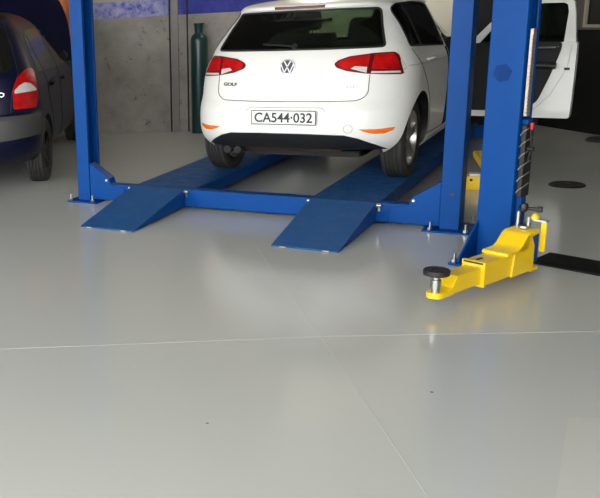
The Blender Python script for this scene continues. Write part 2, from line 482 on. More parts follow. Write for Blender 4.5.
# ------------------------------------------------------------------ wheels
def wheel(parent, c, sg, r=.316, w=.19, rim_r=.215, spokes=10, tm='tyre', rim_mat='alloy'):
    """tyre as the part, rim and hub below it; sg is the outward side"""
    h = w / 2; prof = []
    prof += [(rim_r, -h * .80), (rim_r + .03, -h * .98), (r - .045, -h * 1.0), (r - .016, -h * .90), (r - .003, -h * .76)]
    for k in (-.46, -.15, .15, .46):
        a = k * h * 1.0
        prof += [(r, a - .008), (r - .008, a - .0045), (r - .008, a + .0045), (r, a + .008)]
    prof += [(r - .003, h * .76), (r - .016, h * .90), (r - .045, h), (rim_r + .03, h * .98), (rim_r, h * .80)]
    mb = MB(); mb.lathe(prof, c, (sg, 0, 0), 64, closed=True)
    t = mb.build('wheel', M[tm], parent, 28)
    rb = MB()
    rb.lathe([(rim_r + .004, h * .86), (rim_r - .012, h * .84), (rim_r - .022, h * .5), (rim_r - .03, -h * .7), (rim_r + .004, -h * .8)], c, (sg, 0, 0), 48, closed=False)
    rb.f = rb.f[:-2]; rb.mi = rb.mi[:-2]
    o = Vector(c); ax = Vector((sg, 0, 0))
    for i in range(spokes):
        a = 2 * PI * i / spokes + .2 * (-1) ** i; d = Vector((0, math.cos(a), math.sin(a))); q = Vector((0, -math.sin(a), math.cos(a)))
        A, B = o + ax * h * .62 + d * .03, o + ax * h * .78 + d * (rim_r - .008)
        k = .014
        rb.add([A - q * .020, A + q * .020, B + q * k, B - q * k, A - q * .020 - ax * .03, A + q * .020 - ax * .03, B + q * k - ax * .03, B - q * k - ax * .03],
               [(0, 1, 2, 3), (7, 6, 5, 4), (0, 4, 5, 1), (1, 5, 6, 2), (2, 6, 7, 3), (3, 7, 4, 0)])
    rb.build('rim', M[rim_mat], t, 40)
    hb = MB(); hb.lathe([(.0, h * .70), (.028, h * .70), (.034, h * .64), (.036, h * .3)], c, (sg, 0, 0), 24)
    hb.build('hub_cap', M[rim_mat], t, 40)
    db = MB(); db.lathe([(.135, h * .1), (.135, -h * .1)], c, (sg, 0, 0), 36); db.build('brake_disc', M['rust'], t, 40)
    return t

# ================================================================== the white hatchback
G = Vector((-2.336, 7.425, .164))
car = thing('hatchback_car', 'white five-door hatchback seen from behind, standing on the blue four-post lift', 'car', G)
B = Body(
    w=[(.18, .80), (.26, .855), (.36, .875), (.5, .885), (.62, .892), (.78, .892), (.88, .884), (.94, .866), (1.0, .835), (1.06, .806), (1.2, .737), (1.3, .683), (1.36, .643), (1.40, .590), (1.425, .50), (1.44, .38), (1.448, .22)],
    yr=[(.18, -.50), (.24, -.60), (.30, -.68), (.36, -.735), (.42, -.760), (.50, -.768), (.58, -.765), (.635, -.752), (.68, -.735), (.78, -.722), (.88, -.706), (.97, -.675), (1.03, -.640), (1.08, -.600), (1.2, -.505), (1.335, -.398), (1.350, -.408), (1.362, -.438), (1.385, -.436), (1.398, -.415), (1.41, -.36), (1.43, -.15), (1.448, .25)],
    yf=[(.18, 3.15), (.3, 3.28), (.5, 3.36), (.68, 3.30), (.78, 3.15), (.86, 2.85), (.93, 2.5), (.98, 2.28), (1.02, 2.15), (1.1, 1.98), (1.25, 1.68), (1.36, 1.42), (1.41, 1.2), (1.448, .85)],
    dr=[(.18, .42), (.5, .46), (.7, .52), (.95, .55), (1.1, .46), (1.36, .47), (1.41, .42), (1.448, .3)],
    n=[(.18, 3.0), (.5, 3.1), (.7, 2.9), (.95, 2.7), (1.1, 2.6), (1.36, 2.7), (1.448, 2.4)],
    zs=list(np.concatenate([np.arange(.18, 1.34, .016), np.arange(1.34, 1.449, .006)])),
    df=[(.18, .6), (.8, .7), (.95, .75), (1.1, .6), (1.448, .35)])
AX = -.12; WB = 2.637; WR = .316; WX = .745
WIN = rnd([(-.672, 1.056), (.672, 1.056), (.566, 1.338), (.30, 1.346), (0, 1.348), (-.30, 1.346), (-.566, 1.338)], .025)
SW = rnd([(-.235, 1.045), (-.12, 1.335), (-.04, 1.362), (.50, 1.366), (.80, 1.352), (.905, 1.335), (.905, .985)], .035)
FW = rnd([(1.0, .98), (1.03, 1.35), (1.30, 1.335), (1.50, 1.25), (1.98, .98)], .03)
SHIELD = rnd([(-.66, 1.03), (.66, 1.03), (.50, 1.345), (-.50, 1.345)], .04)
DOOR = [(.98, .285), (.98, 1.355), (1.30, 1.345), (1.50, 1.26), (1.97, .98), (1.98, .40), (1.90, .285)]
cuts = []
def inner():
    C = Body(w=[(.40, .80), (.9, .80), (1.0, .76), (1.2, .665), (1.36, .565), (1.395, .50)],
             yr=[(.40, -.30), (.9, -.55), (1.0, -.53), (1.2, -.40), (1.34, -.30), (1.395, -.24)],
             yf=[(.40, 2.1), (.95, 2.1), (1.1, 1.88), (1.25, 1.60), (1.36, 1.36), (1.395, 1.1)],
             dr=[(.40, .4), (1.395, .4)], n=[(.40, 2.9), (1.395, 2.7)], zs=list(np.arange(.40, 1.396, .04)) + [1.395], df=[(.4, .3), (1.395, .3)])
    m = C.mesh(0, 14, 12, 10); m.mi = [1] * len(m.f); return m
cuts.append(inner())
m_ = MB(); m_.prism(WIN, (0, -1.0, 0), (1, 0, 0), (0, 0, 1), (0, 1.0, 0), 2); cuts.append(m_)
m_ = MB(); m_.prism(SHIELD, (0, 1.0, 0), (1, 0, 0), (0, 0, 1), (0, 1.3, 0), 2); cuts.append(m_)
for sg in (-1, 1):
    m_ = MB(); m_.prism(SW, (sg * .45, 0, 0), (0, 1, 0), (0, 0, 1), (sg * .7, 0, 0), 2); cuts.append(m_)
m_ = MB(); m_.prism(FW, (-.45, 0, 0), (0, 1, 0), (0, 0, 1), (-.7, 0, 0), 2); cuts.append(m_)
m_ = MB(); m_.prism(DOOR, (.52, 0, 0), (0, 1, 0), (0, 0, 1), (.7, 0, 0), 2); cuts.append(m_)
for yy in (AX, AX + WB):
    for sg in (-1, 1):
        m_ = MB(); m_.cyl((sg * .50, yy, WR + .012), (sg * 1.1, yy, WR + .012), .362, 56, 2); cuts.append(m_)
m_ = MB(); m_.bx((-.70, -1.0, .05), (.70, -.30, .292), 2); cuts.append(m_)
body = cut(B.mesh(), cuts, 'body', [M['white'], M['darkint'], M['blackplastic']], car, 42)

rear = lambda a, b, o: B.rear(a, b, o)
sideR = lambda a, b, o: B.side(a, b, 1, o)
sideL = lambda a, b, o: B.side(a, b, -1, o)
def grow(poly, k):
    c = (sum(p[0] for p in poly) / len(poly), sum(p[1] for p in poly) / len(poly))
    return [(c[0] + (a - c[0]) * (1 + k), c[1] + (b - c[1]) * (1 + k)) for a, b in poly]
# glass set just inside the openings
gw = patch(grow(WIN, -.004), rear, -.004, .05, .006).build('rear_window', M['glass'], car, 30)
ban = MB()
ban.tube([rear(a, b, .0005) for a, b in dense(WIN, .02, True)], .009, 6)
ban.build('window_seal', M['dline'], gw, 60)
wm = MB(); wm.tube([B.rear(a, b, .010) for a, b in dense([(.02, 1.075), (-.10, 1.088), (-.24, 1.096)], .04)], .007, 8)
wm.cyl(B.rear(.03, 1.07, 0), B.rear(.03, 1.07, .03), .022, 16)
wm.build('wiper', M['blackplastic'], car, 40)
for sg, fn in ((1, sideR), (-1, sideL)):
    q = patch(grow(SW, -.004), fn, -.006, .06, .005).build('side_window', M['sideglass'], car, 30)
    t = MB(); t.tube([fn(a, b, .0) for a, b in dense(SW, .03, True)], .007, 6)
    v0 = [fn(a, b, .002) for a, b in dense([(.08, 1.025), (.10, 1.352)], .04)]
    t.tube(v0, .011, 6); t.build('window_seal', M['dline'], q, 60)
patch(grow(FW, -.004), sideL, -.006, .08, .005).build('side_window', M['clearglass'], car, 30)
ws = MB(); ws.add([(-.66, 2.10, 1.03), (.66, 2.10, 1.03), (.50, 1.43, 1.345), (-.50, 1.43, 1.345)], [(0, 1, 2, 3)])
ws.build('windshield', M['clearglass'], car)

# shut lines, creases and small marks on the rear
def lines(name, paths, fn, m, r=.003, off=.0008, parent=car):
    t = MB()
    for p in paths: t.tube([fn(a, b, off) for a, b in dense(p, .02)], r, 6)
    return t.build(name, M[m], parent, 60)
hp = [(-.607, .86), (-.607, .745)] + [(-.607 + .10 * (1 - math.cos(t)), .745 - .075 * math.sin(t)) for t in np.linspace(.1, PI / 2, 8)] + [(-.3, .668), (0, .667)]
lines('hatch_seam', [hp, mirror(hp)], rear, 'line', .0035)
hp2 = [(-.607, .985), (-.700, 1.03), (-.60, 1.30), (-.575, 1.365)]
rc = rnd([(-.36, .475), (-.315, .60), (-.29, .622), (.29, .622), (.315, .60), (.36, .475)], .02)[5:-5]
lines('plate_recess_shade', [rc], rear, 'crease', .0035, .0)  # grey tube, thin shadow of the recess edge put into its colour
lines('tow_cover', [[(.49 + .032 * math.cos(a), .462 + .032 * math.sin(a)) for a in np.linspace(0, 2 * PI, 25)]], rear, 'crease', .002, .0005)

# bumper foot: black valance
VAL = [ (-.66, .335), (-.56, .385), (-.46, .412), (-.2, .420), (.2, .420), (.46, .412), (.56, .385), (.66, .335), (.735, .288), (-.735, .288)]
patch(VAL, rear, .004, .04, .03).build('valance', M['blackplastic'], car, 30)
# tail lamps
LO = [(.352, .945), (.372, .918), (.45, .890), (.595, .865), (.70, .855), (.795, .846), (.812, .850), (.765, .985), (.735, 1.012), (.62, 1.012), (.45, .995), (.375, .968)]
LR = [(.372, .943), (.385, .925), (.455, .900), (.585, .882), (.590, 1.0), (.46, .985), (.388, .962)]
LR2 = [(.612, .897), (.785, .888), (.752, .975), (.728, .999), (.615, .999)]
LC = [(.475, .905), (.582, .872), (.582, .912), (.50, .922)]
LC2 = [(.612, .868), (.790, .858), (.786, .872), (.612, .882)]
for sg in (1, -1):
    g = (lambda p: p) if sg == 1 else mirror
    lamp = patch(g(rnd(LO, .02)), rear, .006, .02, .03).build('tail_light', M['darkred'], car, 30)
    lamp['label'] = 'wraparound tail light with red lens'
    mb = patch(g(rnd(LR, .015)), rear, .009, .02, .006); mb2 = patch(g(rnd(LR2, .015)), rear, .009, .02, .006)
    mb.add(mb2.v, mb2.f); mb.build('red_lens', M['red'], lamp, 30)
    mb = patch(g(LC), rear, .011, .02, .006); mb2 = patch(g(LC2), rear, .011, .02, .006)
    mb.add(mb2.v, mb2.f); mb.build('reversing_lens', M['clearlens'], lamp, 30)
    patch(g([(.565, .458), (.69, .455), (.795, .462), (.785, .44), (.73, .418), (.66, .420), (.60, .438)]), rear, .003, .02, .01).build('reflector', M['orange'], car, 30)
# third brake light under the roof edge
patch(rnd([(-.20, 1.363), (.20, 1.363), (.205, 1.384), (-.205, 1.384)], .006), rear, .004, .03, .02).build('brake_light', M['darkred'], car, 30)
# exhaust parts and axle below
ub = MB(); ub.cyl((-.40, -.55, .275), (.40, -.55, .272), .022, 16); ub.cyl((-.50, -.40, .24), (-.50, -.15, .24), .05, 16)
ub.build('rear_axle', M['rust'], car, 40)
ex = MB(); ex.lathe([(.030, 0), (.034, .005), (.034, .30), (.030, .30)], (-.52, -.66, .258), (0, 1, 0), 20); ex.lathe([(.030, 0), (.034, .005), (.034, .30), (.030, .30)], (-.43, -.66, .258), (0, 1, 0), 20)
ex.build('exhaust_pipe', M['darkint'], car, 40)
mf = MB(); mf.bx((-.45, -.42, .19), (.5, 2.6, .24)); mf.build('underbody', M['darkint'], car)
# number plate
NP = thing_plate = MB()
cpl = B.rear(0, .548, 0); yp = -.785
pl = MB(); pl.bx((-.262, yp, .490), (.262, yp + .012, .604)); plo = pl.build('number_plate', M['plate'], car, None, .006)
plo['label'] = 'white number plate with black characters'
fr = MB()
for a, b in (((-.258, .494), (.258, .494)), ((-.258, .600), (.258, .600)), ((-.258, .494), (-.258, .600)), ((.258, .494), (.258, .600))):
    fr.tube([(a[0], yp - .001, a[1]), (b[0], yp - .001, b[1])], .003, 6)
fr.build('plate_border', M['plateblack'], plo)
text_mesh('CA544·032', 'plate_lettering', M['plateblack'], plo, (0, yp - .0012, .547), (1, 0, 0), (0, 0, 1), .077, .466, .002, bold=.018)
# emblem: ring with the letters V over W
em = MB(); ec = Vector((0, B.rear(0, .928, 0).y, .928)); en = Vector((0, -1, .16)).normalized(); eu = Vector((0, .16, 1)).normalized()
em.lathe([(.0, -.01), (.058, -.01), (.060, .003), (.056, .006), (0, .006)], ec, en, 40)
eo = em.build('emblem', M['blackplastic'], car, 30)
es = MB()
rg = [(.061, .000), (.061, .009), (.053, .010), (.053, .002)]
es.lathe(rg, ec, en, 40, closed=True)
def stroke(p, q, w=.0075):
    a, b = (ec + Vector((u[0], 0, 0)) + eu * u[1] + en * .009 for u in (p, q)); d = (b - a).normalized(); s_ = d.cross(en).normalized()
    es.box((a + b) / 2, ((b - a).length, w, .006), (d, s_, en))
for s0 in (-1, 1):
    stroke((s0 * .026, .048), (s0 * .002, .006))
    stroke((s0 * .049, .022), (s0 * .022, -.043)); stroke((s0 * .022, -.043), (s0 * .002, -.002))
es.build('emblem_letters', M['badge'], eo, 40)
lz = .795
def on_rear(x, z, off=.002): return B.rear(x, z, off)
def rear_text(body_, x, z, h, w, m, name, **k):
    a, b = B.rear(x - .03, z, 0), B.rear(x + .03, z, 0); e1 = (b - a).normalized(); e2 = (B.rear(x, z + .02, 0) - B.rear(x, z - .02, 0)).normalized()
    return text_mesh(body_, name, m, car, on_rear(x, z), e1, e2, h, w, .004, **k)
rear_text('GOLF', -.485, .797, .028, .135, M['grey_letter'], 'model_lettering', bold=.03)
rear_text('TSI', .478, .772, .018, .062, M['chain'], 'engine_lettering', bold=.01)
# right flank: seams, fuel flap, handle, rear door
for sg, fn in ((1, sideR), (-1, sideL)):
    dr = [(-.215, 1.02), (-.175, .93), (-.075, .84), (.10, .70), (.235, .52), (.262, .40), (.262, .30)]
    lines('door_seam', [chaikin(dr, 1, False) + [(.93, .285)]], fn, 'line', .0035)
    lines('door_gap', [[(.925, .29), (.915, .6), (.905, .97)]], fn, 'dline', .011 if sg > 0 else .004)
    lines('shoulder_crease', [[(-.36, .905), (.2, .895), (.93, .885)]], fn, 'crease', .003, -.0005)
    h = MB(); pts = [fn(a, .915, o) for a, o in ((.06, .004), (.075, .03), (.12, .040), (.20, .040), (.245, .03), (.26, .004))]
    h.tube(pts, .013, 10); h.build('door_handle', M['white'], car, 50)
    sk = patch([(.30, .205), (2.1, .205), (2.1, .265), (.30, .265)], fn, .006, .1, .02).build('sill', M['white'], car, 30)
lines('fuel_flap', [rnd([(-.60, .88), (-.60, 1.0), (-.40, 1.0), (-.38, .88)], .03) + [rnd([(-.60, .88), (-.60, 1.0), (-.40, 1.0), (-.38, .88)], .03)[0]]], sideR, 'crease', .0025, .0005)
# wheels
for yy in (AX, AX + WB):
    for sg in (-1, 1): wheel(car, (sg * WX, yy, WR), sg)
# seats seen through the rear glass
def seat(x, y, z0, w, h, name='seat', rest=1):
    s = MB(); pr = [(0, 0), (.14, -.02), (.06 - .14, h), (-.20, h - .03), (-.12, .05)]
    s.prism(rnd(pr, .05), (x - w / 2, y, z0), (0, 1, 0), (0, 0, 1), (w, 0, 0))
    o = s.build(name, M['seat'], car, 40, .03)
    for k in ([0] if rest == 1 else [-.42, .42]):
        hr = MB(); hr.prism(rnd([(-.13, -.07), (.13, -.07), (.11, .11), (-.11, .11)], .05), (x + k, y - .21, z0 + h + .09), (1, 0, 0), (0, .12, 1), (0, .09, 0))
        hr.tube([(x + k - .05, y - .17, z0 + h - .05), (x + k - .05, y - .17, z0 + h + .05)], .007, 6); hr.tube([(x + k + .05, y - .17, z0 + h - .05), (x + k + .05, y - .17, z0 + h + .05)], .007, 6)
        hr.build('headrest', M['seat'], o, 40, .02)
seat(0, .10, .45, 1.28, .62, 'rear_seat', 2)
seat(-.36, 1.05, .45, .50, .68, 'front_seat'); seat(.36, 1.05, .45, .50, .68, 'front_seat')
db = MB(); db.prism(rnd([(1.75, .55), (1.62, .92), (1.75, 1.0), (2.08, 1.0), (2.08, .55)], .05), (-.72, 0, 0), (0, 1, 0), (0, 0, 1), (1.44, 0, 0)); db.build('dashboard', M['darkint'], car, 40)
sw_ = MB(); sw_.lathe([(.185 + .014 * math.cos(a), .014 * math.sin(a)) for a in np.linspace(0, 2 * PI, 11)[:-1]], (.36, 1.50, .93), (0, -1, .45), 28, closed=True)
sw_.cyl((.36, 1.50, .93), (.36, 1.64, .86), .03, 12); sw_.box((.36, 1.50, .93), (.36, .02, .04)); sw_.build('steering_wheel', M['blackplastic'], car, 40)

# ---- open front door, built closed and swung on its hinge
HY, OP = 1.985, R(83)
hinge = Vector((B.w(.6) - .02, HY, 0))
def dpt(y, z, inn=0.):                               # closed position -> open position
    p = Vector((B.w(z) - inn, y, z)) - hinge
    c, s0 = math.cos(OP), math.sin(OP)
    return Vector((p.x * c - p.y * s0, p.x * s0 + p.y * c, p.z)) + hinge
def dfn(inn): return lambda a, b, o: dpt(a, b, inn - o)
LOW = rnd([(1.04, .245), (1.035, .93), (1.975, .92), (1.985, .36), (1.93, .245)], .02)
dm = patch(LOW, dfn(0), 0, .06, .085); door = dm.build('front_door', M['white'], car, 35)
door['label'] = 'open front door with black inner trim'
wf = MB()
FO = [(1.052, .91), (1.050, 1.2), (1.058, 1.285), (1.10, 1.308), (1.30, 1.310), (1.54, 1.285), (1.76, 1.12), (1.98, .91)]
FI = [(1.150, .91), (1.105, 1.2), (1.112, 1.262), (1.14, 1.278), (1.30, 1.282), (1.51, 1.255), (1.71, 1.10), (1.88, .92)]
n = len(FO)
for k, (ia, ib) in enumerate(((0, .055),)):
    vs = [dpt(*p, ia) for p in FO] + [dpt(*p, ia) for p in FI] + [dpt(*p, ib) for p in FO] + [dpt(*p, ib) for p in FI]
    fs = []
    for i in range(n - 1):
        fs += [(i, i + 1, n + i + 1, n + i), (2 * n + i, 3 * n + i, 3 * n + i + 1, 2 * n + i + 1), (i, 2 * n + i, 2 * n + i + 1, i + 1), (n + i, n + i + 1, 3 * n + i + 1, 3 * n + i)]
    wf.add(vs, fs)
wf.build('window_frame', M['white'], door, 35)
patch(rnd([(1.145, .91), (1.10, 1.2), (1.107, 1.265), (1.14, 1.282), (1.30, 1.286), (1.515, 1.26), (1.715, 1.104), (1.90, .92)], .02), dfn(.028), 0, .08, .005).build('window_pane', M['glass'], door, 30)
CARD = rnd([(1.15, .93), (1.16, .86), (1.235, .62), (1.32, .39), (1.44, .305), (1.94, .30), (1.955, .93), (1.70, .95)], .04)
card = patch(CARD, lambda a, b, o: dpt(a, b, .10 + o), 0, .06, .03).build('door_trim', M['darkint'], door, 35)
gh = MB(); gh.tube([dpt(a, .985 + b, .125 + c) for a, b, c in ((1.18, -.10, 0), (1.19, -.098, .02), (1.30, -.10, .025), (1.46, -.104, .02))], .011, 8); gh.build('trim_strip', M['chrome'], card, 40)
ar = MB(); ar.tube([dpt(a, b, .15) for a, b in ((1.18, .72), (1.35, .73), (1.6, .76))], .028, 10); ar.build('armrest', M['blackplastic'], card, 40)
lk = MB(); lk.box(dpt(1.10, .69, .088), (.05, .012, .025), (dpt(1.1, .8, 0) - dpt(1.0, .8, 0), dpt(1.05, .8, 0) - dpt(1.05, .8, .1), Vector((0, 0, 1)))) if 0 else None
lk = MB()
a0 = (dpt(1.1, .8, 0) - dpt(1.0, .8, 0)).normalized(); a1 = Vector((-a0.y, a0.x, 0))
lk.box(dpt(1.10, .69, .088), (.045, .01, .022), (a0, a1, Vector((0, 0, 1)))); lk.build('latch', M['plateblack'], door)
cr = MB(); cr.tube([dpt(a, b, .087) for a, b in ((1.075, .90), (1.10, .70), (1.22, .45), (1.36, .30))], .003, 6); cr.build('door_crease', M['fold'], door, 40)

# ================================================================== the blue minivan on the left
PH = R(25.5)
PX = Vector((math.cos(PH), math.sin(PH), 0)); PY = Vector((-math.sin(PH), math.cos(PH), 0))
pc = Vector((-4.84, 7.0, 0)) - PX * .86
van = thing('minivan_car', 'dusty navy-blue family car at the left edge, its bonnet raised', 'car', pc, PH)
Pb = Body(
    w=[(.28, .80), (.36, .845), (.5, .868), (.75, .872), (.95, .862), (1.04, .838), (1.13, .80), (1.28, .735), (1.43, .665), (1.53, .60), (1.59, .53), (1.63, .44), (1.655, .3)],
    yr=[(.28, -.62), (.34, -.69), (.42, -.735), (.55, -.760), (.68, -.755), (.715, -.73), (.74, -.690), (.95, -.675), (1.05, -.66), (1.15, -.60), (1.43, -.42), (1.53, -.35), (1.59, -.25), (1.63, -.05), (1.655, .3)],
    yf=[(.28, 3.1), (.4, 3.25), (.7, 3.22), (.85, 3.0), (.95, 2.7), (1.03, 2.4), (1.1, 2.25), (1.3, 1.85), (1.5, 1.40), (1.62, 1.0), (1.655, .8)],
    dr=[(.28, .40), (.6, .42), (1.0, .42), (1.4, .36), (1.655, .25)], n=[(.28, 3.3), (.6, 3.3), (1.0, 3.0), (1.655, 2.6)],
    zs=list(np.concatenate([np.arange(.28, 1.52, .02), np.arange(1.52, 1.6551, .0125)])), df=[(.28, .6), (1.0, .7), (1.655, .4)])
cuts = []
for yy in (0, 2.76):
    for sg in (-1, 1):
        m_ = MB(); m_.cyl((sg * .50, yy, .31), (sg * 1.1, yy, .31), .352, 56, 1); cuts.append(m_)
vbody = cut(Pb.mesh(), cuts, 'body', [M['navy'], M['darkint']], van, 42)
prear = lambda a, b, o: Pb.rear(a, b, o)
psR = lambda a, b, o: Pb.side(a, b, 1, o); psL = lambda a, b, o: Pb.side(a, b, -1, o)
patch(rnd([(-.60, 1.10), (.60, 1.10), (.66, 1.15), (.555, 1.47), (.50, 1.51), (-.50, 1.51), (-.555, 1.47), (-.66, 1.15)], .04), prear, .003, .04, .01).build('rear_window', M['darkglass'], van, 30)
ub = patch([(-.866, .53), (-.5, .50), (.5, .50), (.866, .53), (.866, .715), (-.866, .715)], prear, .012, .03, .03)
bs = patch([(-.42, .53), (-.30, .54), (-.26, .62), (-.24, .715), (-.42, .715)], psR, .012, .03, .02)
ub.build('bumper_strip', M['greybumper'], van, 30)
for sg in (1, -1):
    g = (lambda p: p) if sg == 1 else mirror
    lp = patch(g(rnd([(.655, .775), (.835, .775), (.848, .87), (.830, 1.02), (.81, 1.09), (.785, 1.125), (.745, 1.115), (.69, 1.05), (.655, .95)], .02)), prear, .010, .02, .03).build('tail_light', M['red'], van, 30)
    patch(g(rnd([(.665, .915), (.838, .925), (.824, .955), (.795, .99), (.75, 1.005), (.71, .985), (.668, .945)], .012)), prear, .014, .02, .008).build('clear_lens', M['clearlens'], lp, 30)
for sg, fn in ((1, psR), (-1, psL)):
    gl = patch(rnd([(-.18, 1.07), (-.02, 1.36), (.12, 1.44), (.13, 1.07)], .04), fn, .003, .04, .01).build('side_window', M['darkglass'], van, 30)
    patch(rnd([(.18, 1.07), (.18, 1.455), (.95, 1.47), (.98, 1.05)], .04), fn, .003, .06, .01).build('side_window', M['darkglass'], van, 30)
    patch(rnd([(1.04, 1.05), (1.02, 1.47), (1.20, 1.45), (1.60, 1.27), (1.98, 1.05)], .04), fn, .003, .06, .01).build('side_window', M['darkglass'], van, 30)
    for q_ in ([(.15, 1.05), (.20, .80), (.37, .62), (.40, .32)], [(1.01, 1.05), (1.02, .32)], [(2.02, 1.03), (2.08, .32)]): lines('door_seam', [q_], fn, 'dline', .005, .0005, van)
    for k_ in (.30, 1.1):
        h = MB(); h.tube([fn(k_ + a, .92, o) for a, o in ((0, .004), (.02, .03), (.14, .035), (.20, .004))], .014, 8); h.build('door_handle', M['navy'], van, 40)
    mr = MB(); mr.lathe([(0, -.055), (.045, -.05), (.06, 0), (.05, .04), (0, .055)], fn(1.95, 1.07, .06), (0, 1, .1), 20); mr.build('wing_mirror', M['darkint'], van, 40)
lines('hatch_seam', [[(-.63, .74), (-.66, .9), (-.63, 1.05)], [(.63, .74), (.645, .9), (.70, 1.09), (.62, 1.33), (.53, 1.55)], [(-.6, .735), (.6, .735)]], prear, 'dline', .004, .0005, van)
a, b = Pb.rear(.50, .91, 0), Pb.rear(.52, .91, 0)
text_mesh('PICASSO', 'model_lettering', M['chrome'], van, Pb.rear(.445, .915, .003), (b - a).normalized(), (0, 0, 1), .042, .29, .005, bold=.03)
for yy in (0, 2.76):
    for sg in (-1, 1): wheel(van, (sg * .765, yy, .312), sg, .312, .19, .20, 8, 'tyre', 'drain')
# raised bonnet, hinged below the windscreen
bn = MB(); K = 14; J = 12; vs = []
ang = R(58)
for th in (0, .03):
    for j in range(J + 1):
        t = j / J
        for i in range(K + 1):
            s0 = -1 + 2 * i / K
            hw = .83 * (1 - .30 * t ** 2.2)
            bow = .10 * (1 - s0 * s0) + .07 * math.sin(PI * t)
            L_ = 1.05 * t * (1 - .10 * s0 * s0 * t)
            vs.append((s0 * hw, 2.36 + L_ * math.cos(ang) - (bow - th) * math.sin(ang), 1.05 + L_ * math.sin(ang) + (bow - th) * math.cos(ang) * 1.0))
k1 = K + 1; off2 = k1 * (J + 1); fs = []
for j in range(J):
    for i in range(K):
        a = j * k1 + i; fs += [(a, a + 1, a + k1 + 1, a + k1), (a + off2, a + k1 + off2, a + k1 + 1 + off2, a + 1 + off2)]
ring = [i for i in range(k1)] + [j * k1 + K for j in range(1, J + 1)] + [J * k1 + i for i in range(K - 1, -1, -1)] + [j * k1 for j in range(J - 1, 0, -1)]
for i in range(len(ring)):
    a, b = ring[i], ring[(i + 1) % len(ring)]; fs.append((a, b, b + off2, a + off2))
bn.add(vs, fs); bn.build('bonnet', M['navy'], van, 40)

# ================================================================== four-post lift
LF = Vector((-2.515, 6.28, 0))
lift = thing('four_post_lift', 'blue four-post car lift with two runways under the white hatchback', 'car lift', LF)
def lb(mb, name, m, parent=lift, smooth=None, bevel=0): return mb.build(name, M[m], parent, smooth, bevel, LF)
YB = 6.285                                            # front face of the rear crossbeam
RZ = .164
PH_ = 2.35
def bolt(mb, x, y, z=.012):
    mb.cyl((x, y, z), (x, y, z + .016), .017, 6); mb.cyl((x, y, z + .016), (x, y, z + .055), .008, 10)
def lift_post(xo, xi, y0, y1, rear_=True):
    """C-channel with its open side towards the runways: xo outer side, xi inner side"""
    t = .008; m_ = MB(); s = 1 if xi > xo else -1
    lo, hi = min(xo, xi), max(xo, xi)
    sec = [(xo, y0), (xi, y0), (xi, y0 + .03), (xi - s * t, y0 + .03), (xi - s * t, y0 + t), (xo + s * t, y0 + t), (xo + s * t, y1 - t), (xi - s * t, y1 - t), (xi - s * t, y1 - .03), (xi, y1 - .03), (xi, y1), (xo, y1)]
    m_.prism(sec, (0, 0, .012), (1, 0, 0), (0, 1, 0), (0, 0, PH_))
    p = lb(m_, 'post', 'blue', lift, None, .006)
    q = MB(); q.bx((lo - .075, y0 - .075, 0), (hi + .10 if s > 0 else hi + .075, y1 + .06, .012)) if s > 0 else q.bx((lo - .10, y0 - .075, 0), (hi + .075, y1 + .06, .012))
    lb(q, 'base_plate', 'blue', p, None, .003)
    for bxx, byy in ((lo - .05, y0 - .045), (hi + .05, y0 - .045), (lo - .05, y1 + .035), (hi + .05, y1 + .035)):
        b_ = MB(); bolt(b_, bxx, byy); lb(b_, 'bolt', 'steel', p, 40)
    if rear_:
        h = MB(); h.cyl((xo + s * .055, y0 + .001, .26), (xo + s * .055, y0 - .001, .26), .012, 14); lb(h, 'bolt_hole', 'plateblack', p)
    return p
lift_post(-4.04, -3.92, YB - .02, YB + .17)
lift_post(-.955, -1.082, YB - .02, YB + .17)
# rear crossbeam with end brackets, front crossbeam
cb = MB(); cb.bx((-3.70, YB, .022), (-1.30, YB + .10, .158)); beam = lb(cb, 'crossbeam', 'blue', lift, None, .008)
cb = MB(); cb.bx((-3.90, YB + .004, .150), (-1.12, YB + .098, .162)); lb(cb, 'beam_top_flange', 'blue', beam, None, .003)
for s, x0 in ((1, -3.92), (-1, -1.082)):
    pr = [(0, .025), (.34, .025), (.34, .140), (.25, .150), (.205, .165), (.19, .215), (.165, .235), (.04, .315), (0, .34)]
    m_ = MB(); m_.prism(pr, (x0, YB - .012, 0), (s, 0, 0), (0, 0, 1), (0, .10, 0)); br = lb(m_, 'end_bracket', 'blue', lift, None, .006)
    b_ = MB()
    for u, v in ((.175, .20),): b_.cyl((x0 + s * u, YB - .016, v), (x0 + s * u, YB - .030, v), .010, 6)
    lb(b_, 'bracket_bolt', 'steel', br, 40)
cb = MB(); cb.bx((-3.90, 10.42, .022), (-1.17, 10.52, .150)); lb(cb, 'crossbeam', 'blue', lift, None, .008)
for x0, x1 in ((-3.500, -2.962), (-1.992, -1.495)):
    m_ = MB(); m_.bx((x0, YB - .01, RZ - .016), (x1, 10.62, RZ)); rw = lb(m_, 'runway', 'blue_tread', lift, None, .003)
    for xa, xb in ((x0, x0 + .03), (x1 - .03, x1)):
        m_ = MB(); m_.bx((xa, YB + .10, .055), (xb, 10.60, RZ - .016)); lb(m_, 'runway_rail', 'blue', rw, None, .004)
    m_ = MB()
    pass
    for k in range(6): m_ = MB(); m_.bx((x0 + .03, YB + .5 + k * .7, .06), (x1 - .03, YB + .55 + k * .7, RZ - .016)); lb(m_, 'cross_rib', 'blue', rw)
